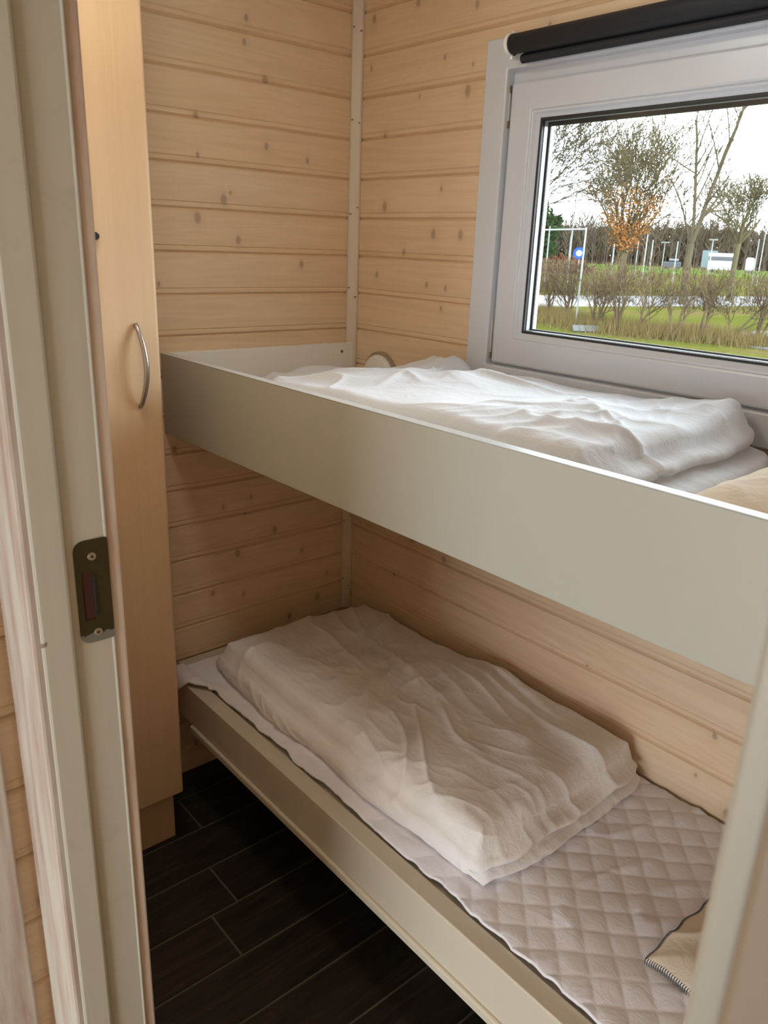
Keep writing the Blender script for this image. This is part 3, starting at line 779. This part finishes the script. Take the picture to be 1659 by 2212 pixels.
oak = dict(seg=[4, 4, 3, 2, 2], wob=.13, up=.55, taper=.55, rmin=.0135, lev=4, nb=[5, 4, 4, 3, 3], fork=2, lo=.3, ang=(18, 42), ratio=(.55, .82))
def oak_leaf(t, tips, rng):
    c = []
    for _ in range(260):
        z = rng.uniform(2.2, 5.4); a = rng.uniform(0, 6.28); r = (.4+(z-2.2)*.72)*rng.uniform(.5, 1.1)
        c.append(Vector((-25.5+r*math.cos(a), 40+r*math.sin(a), z)))
    leaves('withered_leaves', M['leaf'], c, rng, .075, 3600, .2, t)
stems = []
rg = random.Random(12)
for k in range(11):
    a = 2*math.pi*k/11+rg.uniform(-.2, .2); inc = rg.choice((.4, .65, .85)) if k % 3 else .18
    stems.append(((math.cos(a)*math.sin(inc), math.sin(a)*math.sin(inc), math.cos(inc)), rg.uniform(2.5, 3.3), rg.uniform(.06, .10)))
tree('oak_tree', (-25.5, 40.0, GZ), 2.3, .2, stems, oak, 5, M['bark_green'], 'large bare oak with withered brown leaves low in its crown', leaf=oak_leaf)
t2 = dict(oak, seg=[6, 4, 3, 2], nb=[9, 5, 4, 3], fork=1, lev=3, lo=.2, ratio=(.28, .48), ang=(25, 55), up=.35, wob=.08)
tree('bare_tree', (-18.55, 34.9, GZ), 2.8, .17, [((-.06, 0, 1), 5.4, .085), ((.20, .10, 1), 5.8, .11), ((-.45, -.1, 1), 3.2, .05)], t2, 8, M['bark'], 'slim forked bare tree right of the large oak', group=None)
t3 = dict(oak, rmin=.012, nb=[5, 4, 4, 3], lev=4, ratio=(.6, .8))
stems3 = [((math.cos(a)*.75, math.sin(a)*.75, 1), 1.5, .08) for a in (0.3, 1.3, 2.2, 3.2, 4.1, 5.2)]+[((0, 0, 1), 1.6, .09)]
tree('bare_tree', (-19.4, 41.2, GZ), 3.0, .15, stems3, dict(t3, up=.2), 21, M['bark_green'], 'low rounded bare tree at the right edge of the window view')
tree('bare_tree', (-17.9, 20.6, GZ), 2.6, .22, [((.35, .5, .8), 2.4, .08), ((.1, .6, 1.2), 2.6, .08), ((-.4, .1, 1), 2.4, .08), ((.5, .1, 1), 2.2, .07), ((.2, .7, .35), 2.2, .06)], dict(oak, up=.12, rmin=.010), 33, M['bark'], 'bare tree whose branches reach in at the left of the window')
# evergreen at the left
rg = random.Random(2)
t_ = empty('evergreen_tree', (-48.6, 60.6, GZ)); tag(t_, 'dark green evergreen tree at the left edge of the window view', 'tree')
mb = MB(); mb.tube([(-48.6, 60.6, GZ), (-48.6, 60.6, 5.6)], [.2, .04], 8); mb.build('trunk', M['bark'], t_)
leaves('foliage', M['ever'], [Vector((-48.6+rg.gauss(0, .8), 60.6+rg.gauss(0, .8), rg.uniform(1.5, 5.6))) for _ in range(60)], rg, .22, 2600, .3, t_)

# hedge
hp = dict(seg=[4, 3, 3, 2], wob=.16, up=.45, taper=.6, rmin=.006, lev=3, nb=[5, 5, 4, 3], fork=2, lo=.35, ang=(15, 50), ratio=(.42, .68))
hedge = [((-15.6, 21.0), 3, 'leftmost of the hedge shrubs in the window view'), ((-14.3, 20.3), 4, 'hedge shrub behind the white goal post'),
         ((-12.3, 19.1), 5, 'dense hedge shrub right of the grey slabs'), ((-11.55, 19.0), 4, 'many-stemmed hedge shrub below the large oak'), ((-10.9, 19.1), 3, 'twiggy hedge shrub between the large oak and the forked tree'),
         ((-9.78, 19.1), 3, 'clipped hedge shrub with a split trunk below the forked tree'), ((-9.15, 19.6), 4, 'broad hedge shrub in front of the parked white vehicle'),
         ((-8.5, 20.0), 2, 'thin leaning hedge shrub beside the pale paving'), ((-7.95, 20.3), 4, 'hedge shrub standing by the pale paving'), ((-7.2, 20.9), 4, 'rightmost of the hedge shrubs in the window view')]
for i, ((hx, hy), ns_, lab) in enumerate(hedge):
    rg = random.Random(50+i)
    st = [((rg.uniform(-.35, .35), rg.uniform(-.35, .35), 1), rg.uniform(.85, 1.1), rg.uniform(.028, .042)) for _ in range(ns_)]
    tree('hedge_shrub', (hx, hy, GZ), 0, 0, st, hp, 60+i, M['twig'], lab, 'shrub', 'clipped bare shrubs of the hedge')
def hair(name, mat, area, n, h, r, seed, label, cat):
    rg = random.Random(seed); mb = MB()
    for _ in range(n):
        x, y = area(rg); hh = h*rg.uniform(.4, 1.1); a = rg.uniform(0, 6.28)
        d = Vector((math.cos(a), math.sin(a), 0)); l = Vector((rg.gauss(0, .12), rg.gauss(0, .12), 0))
        c = Vector((x, y, GZ)); mb.add([c-d*r, c+d*r, c+l+Vector((0, 0, hh))], [(0, 1, 2)])
    o = mb.build(name, mat); return tag(o, label, cat, kind='stuff')
hair('dry_grass', M['straw'], lambda r: (lambda t: (-16.8+9.6*t+r.gauss(0, .3), 21.6-2.6*math.sin(min(t*1.5, 1)*1.57)+(max(0, t-.5))*2.6+r.gauss(0, .45)))(r.random()), 15000, .5, .008, 5, 'dry straw-coloured grass growing along the foot of the hedge', 'grass')
rg = random.Random(7); mb = MB()
for _ in range(10500):
    t_ = rg.random(); x = -17.2+10.0*t_+rg.gauss(0, .2); y = 21.8-2.7*math.sin(min(t_*1.5, 1)*1.57)+max(0, t_-.5)*2.9+.35+rg.gauss(0, .2)
    z = GZ+rg.uniform(.75, 1.9)**1.0; d = Vector((rg.gauss(0, .5), rg.gauss(0, .5), rg.uniform(.3, 1))).normalized()*rg.uniform(.1, .32)
    p0 = Vector((x, y, z)); p1 = p0+d; p1.z = min(p1.z, GZ+2.02); s_ = Vector((-d.y, d.x, 0)).normalized()*.008
    mb.add([p0-s_, p0+s_, p1], [(0, 1, 2)])
tag(mb.build('hedge_twigs', M['twig']), 'tangle of thin brown twigs filling the top of the hedge', 'twigs', kind='stuff')
# distant wood
rg = random.Random(77); mb = MB()
for k in range(900):
    t_ = rg.random(); x = -170+130*t_; y = 118+62*t_+rg.uniform(0, 14)
    h = rg.uniform(6.5, 10.2)*(1 if rg.random() < .8 else 1.12); b = Vector((x, y, GZ))
    mb.tube([b, b+Vector((rg.gauss(0, .3), 0, h*.7)), b+Vector((rg.gauss(0, .5), 0, h))], [.14, .09, .03], 3, cap=False)
    for q in range(26):
        z = rg.uniform(.15, 1)*h; a = rg.uniform(0, 6.28); l = rg.uniform(1.0, 2.4)
        c = b+Vector((0, 0, z)); e = c+Vector((math.cos(a)*l*.6, math.sin(a)*l*.6, l*.8))
        mb.tube([c, e], [.06, .035], 3, cap=False)
tag(mb.build('distant_wood', M['wood_far']), 'brown strip of leafless woodland on the horizon', 'woodland', kind='stuff')
rg = random.Random(78); mb = MB()
for k in range(5200):
    t_ = rg.random(); x = -170+130*t_; y = 126+62*t_+rg.uniform(0, 12); h = rg.uniform(.3, 7.6); a = rg.uniform(0, 3.14)
    c = Vector((x, y, GZ+h)); d = Vector((math.cos(a), math.sin(a), 0))
    u = Vector((0, 0, 1)); mb.tube([c-d*.9-u*.7, c+u*.5, c+d*.8-u*.9], [.22, .35, .2], 3)
tag(mb.build('woodland_undergrowth', M['wood_far']), 'dense brown undergrowth among the distant bare trees', 'undergrowth', kind='stuff')
# poles
proto = None
def pole(x, y, top, lab, r=.05, lamp=False):
    o = MB(); o.tube([(x, y, GZ), (x, y, top)], [r*1.2, r*.8], 8)
    if lamp: o.box((x-.5, y-.08, top-.05), (x+.5, y+.08, top+.06))
    tag(o.build('pole', M['pole']), lab, 'pole', 'white poles beyond the hedge')
pole(-34.0, 46.2, 5.5, 'tall white mast left of the large oak', .055)
pole(-35.2, 45.2, 3.4, 'white pole seen through the goal frame at the far left', .05)
pole(-52.1, 70.1, 3.3, 'short pale pole just left of the tall mast', .09)
pole(-42.9, 64.5, 2.6, 'pale pole behind the foot of the large oak', .07)
pole(-46.5, 74.0, 3.1, 'pale pole right of the oak trunk', .05)
pole(-40.5, 66.0, 3.5, 'tallest white pole over the green field', .065)
pole(-40.05, 66.3, 3.05, 'white pole over the green field right of the tallest one', .065)
pole(-54.6, 92.5, 3.3, 'thin lamp pole over the middle of the green field', .05, True)
pole(-38.2, 67.4, 3.0, 'white pole beside the parked grey car', .06)
pole(-45.1, 86.5, 3.6, 'thin pole with crossbar behind the white vehicle', .07, True)
pole(-32.3, 70.5, 3.4, 'white pole at the right edge of the view', .05)
pole(-31.95, 70.7, 3.85, 'rightmost and taller white pole', .05)
gp = empty('goal_frame', (-13.8, 18.9, GZ)); tag(gp, 'white tubular goal frame standing at the left of the hedge', 'goal frame')
mb = MB(); mb.tube([(-13.2, 19.3, GZ), (-13.2, 19.3, 2.45)], .028, 10); mb.build('post', M['pole'], gp)
mb = MB(); mb.tube([(-15.7, 17.3, GZ), (-15.7, 17.3, 2.28)], .028, 10); mb.build('post', M['pole'], gp)
mb = MB(); mb.tube([(-13.2, 19.3, 2.40), (-15.7, 17.3, 2.24)], .024, 10); mb.build('crossbar', M['pole'], gp)
sg = empty('road_sign', (-24.55, 34.5, GZ)); tag(sg, 'round blue road sign on a post behind the goal frame', 'sign')
mb = MB(); mb.tube([(-24.55, 34.5, GZ), (-24.55, 34.5, 1.9)], .03, 8); mb.build('post', M['pole'], sg)
dn = Vector((.55, -.83, 0)).normalized(); q = Vector((-24.55, 34.45, 1.69))
mb = MB(); mb.tube([q, q+dn*.02], .3, 24); mb.build('sign_face', M['blue'], sg)
mb = MB(); mb.tube([q+dn*.02, q+dn*.03], .15, 16); mb.build('sign_mark', M['sign_white'], sg)
# brushwood pile
rg = random.Random(9); mb = MB()
for k in range(420):
    t_ = rg.random(); x = -58.5+5.4*t_; y = 71.5+4*t_; h = .2+1.55*math.sin(math.pi*min(max(t_, .05), .95))**.6
    c = Vector((x+rg.gauss(0, .2), y+rg.gauss(0, .2), GZ+rg.uniform(0, h))); d = Vector((rg.uniform(-1, 1), rg.uniform(-1, 1), rg.uniform(-.3, .5))).normalized()
    mb.tube([c-d*.5, c+d*.5], .07, 4)
tag(mb.build('brushwood_pile', M['redbrown']), 'reddish brown pile of brushwood left of the tall mast', 'pile', kind='stuff')
# van, trailer, car
v = empty('white_van', (-62.4, 122.7, GZ)); tag(v, 'long white camper vehicle parked beyond the hedge', 'vehicle')
ax = Vector((.90, .43, 0)).normalized(); pr = Vector((-ax.y, ax.x, 0))
def obox(mb, c, l, w_, z0, z1):
    c = Vector((c[0], c[1], 0)); vs = []
    for z in (z0, z1):
        for a, b in ((-l, -w_), (l, -w_), (l, w_), (-l, w_)): q = c+ax*a*.5+pr*b*.5; vs.append((q.x, q.y, z))
    mb.add(vs, [(0, 3, 2, 1), (4, 5, 6, 7), (0, 1, 5, 4), (1, 2, 6, 5), (2, 3, 7, 6), (3, 0, 4, 7)])
def wheels(par, c, l, w_):
    for a in (-.35, .35):
        for b in (-.5, .5):
            q = Vector((c[0], c[1], 0))+ax*a*l+pr*b*w_; mb = MB(); mb.tube([(q.x, q.y, GZ+.33), (q.x+pr.x*.2, q.y+pr.y*.2, GZ+.33)], .33, 16); mb.build('wheel', M['rubber'], par)
mb = MB(); obox(mb, (-62.4, 122.7), 4.1, 1.9, GZ+.4, 1.3); mb.build('body', M['van_white'], v, bevel=.06)
mb = MB(); obox(mb, (-62.4, 122.7), 4.0, 1.94, 1.3, 1.85); mb.build('window_band', M['dark_glass'], v)
mb = MB(); obox(mb, (-62.4, 122.7), 4.3, 2.0, 1.85, 2.4); mb.build('roof', M['van_white'], v, bevel=.08)
wheels(v, (-62.4, 122.7), 4.1, 1.7)
v = empty('trailer', (-68.6, 130.0, GZ)); tag(v, 'blue-grey box trailer left of the white vehicle', 'trailer')
mb = MB(); obox(mb, (-68.6, 130.0), 2.3, 1.8, GZ+.5, 2.8); mb.build('body', M['van_grey'], v, bevel=.04); wheels(v, (-68.6, 130.0), 1.6, 1.5)
v = empty('white_car', (-60.2, 127.2, GZ)); tag(v, 'small rounded white vehicle right of the long camper', 'vehicle')
mb = MB(); obox(mb, (-60.2, 127.2), 1.3, 1.6, GZ+.3, 1.9); mb.build('body', M['van_white'], v, bevel=.35, seg=4); wheels(v, (-60.2, 127.2), .7, 1.3)
v = empty('car', (-73.5, 127, GZ)); tag(v, 'grey car parked between the poles and the forked tree', 'car')
mb = MB(); obox(mb, (-73.5, 127), 2.8, 1.7, GZ+.3, .75); mb.build('body', M['car_grey'], v, bevel=.12)
mb = MB(); obox(mb, (-73.3, 127.1), 1.6, 1.5, .7, 1.25); mb.build('cabin', M['dark_glass'], v, bevel=.2); wheels(v, (-73.5, 127), 2.4, 1.5)
# slabs by the hedge
for k, (dx, lab) in enumerate(((0, 'front grey concrete slab leaning near the hedge foot'), (.2, 'middle grey concrete slab leaning near the hedge foot'), (.4, 'rear dark grey concrete slab leaning near the hedge foot'))):
    mb = MB(); c = Vector((-12.2+dx*.6, 18.2+dx*.7, GZ)); u = Vector((.55, .83, 0)).normalized(); w_ = Vector((-.6, .4, .75)).normalized(); n3 = u.cross(w_)
    vs = []
    for q in (0, .05):
        for a, b in ((-.22, 0), (.22, 0), (.22, .22), (-.22, .22)): vs.append(c+u*a+w_*b+n3*q)
    mb.add(vs, [(0, 1, 2, 3), (4, 5, 6, 7), (0, 1, 5, 4), (1, 2, 6, 5), (2, 3, 7, 6), (3, 0, 4, 7)])
    tag(mb.build('concrete_slab', M['concrete']), lab, 'slab', 'leaning slabs by the hedge')
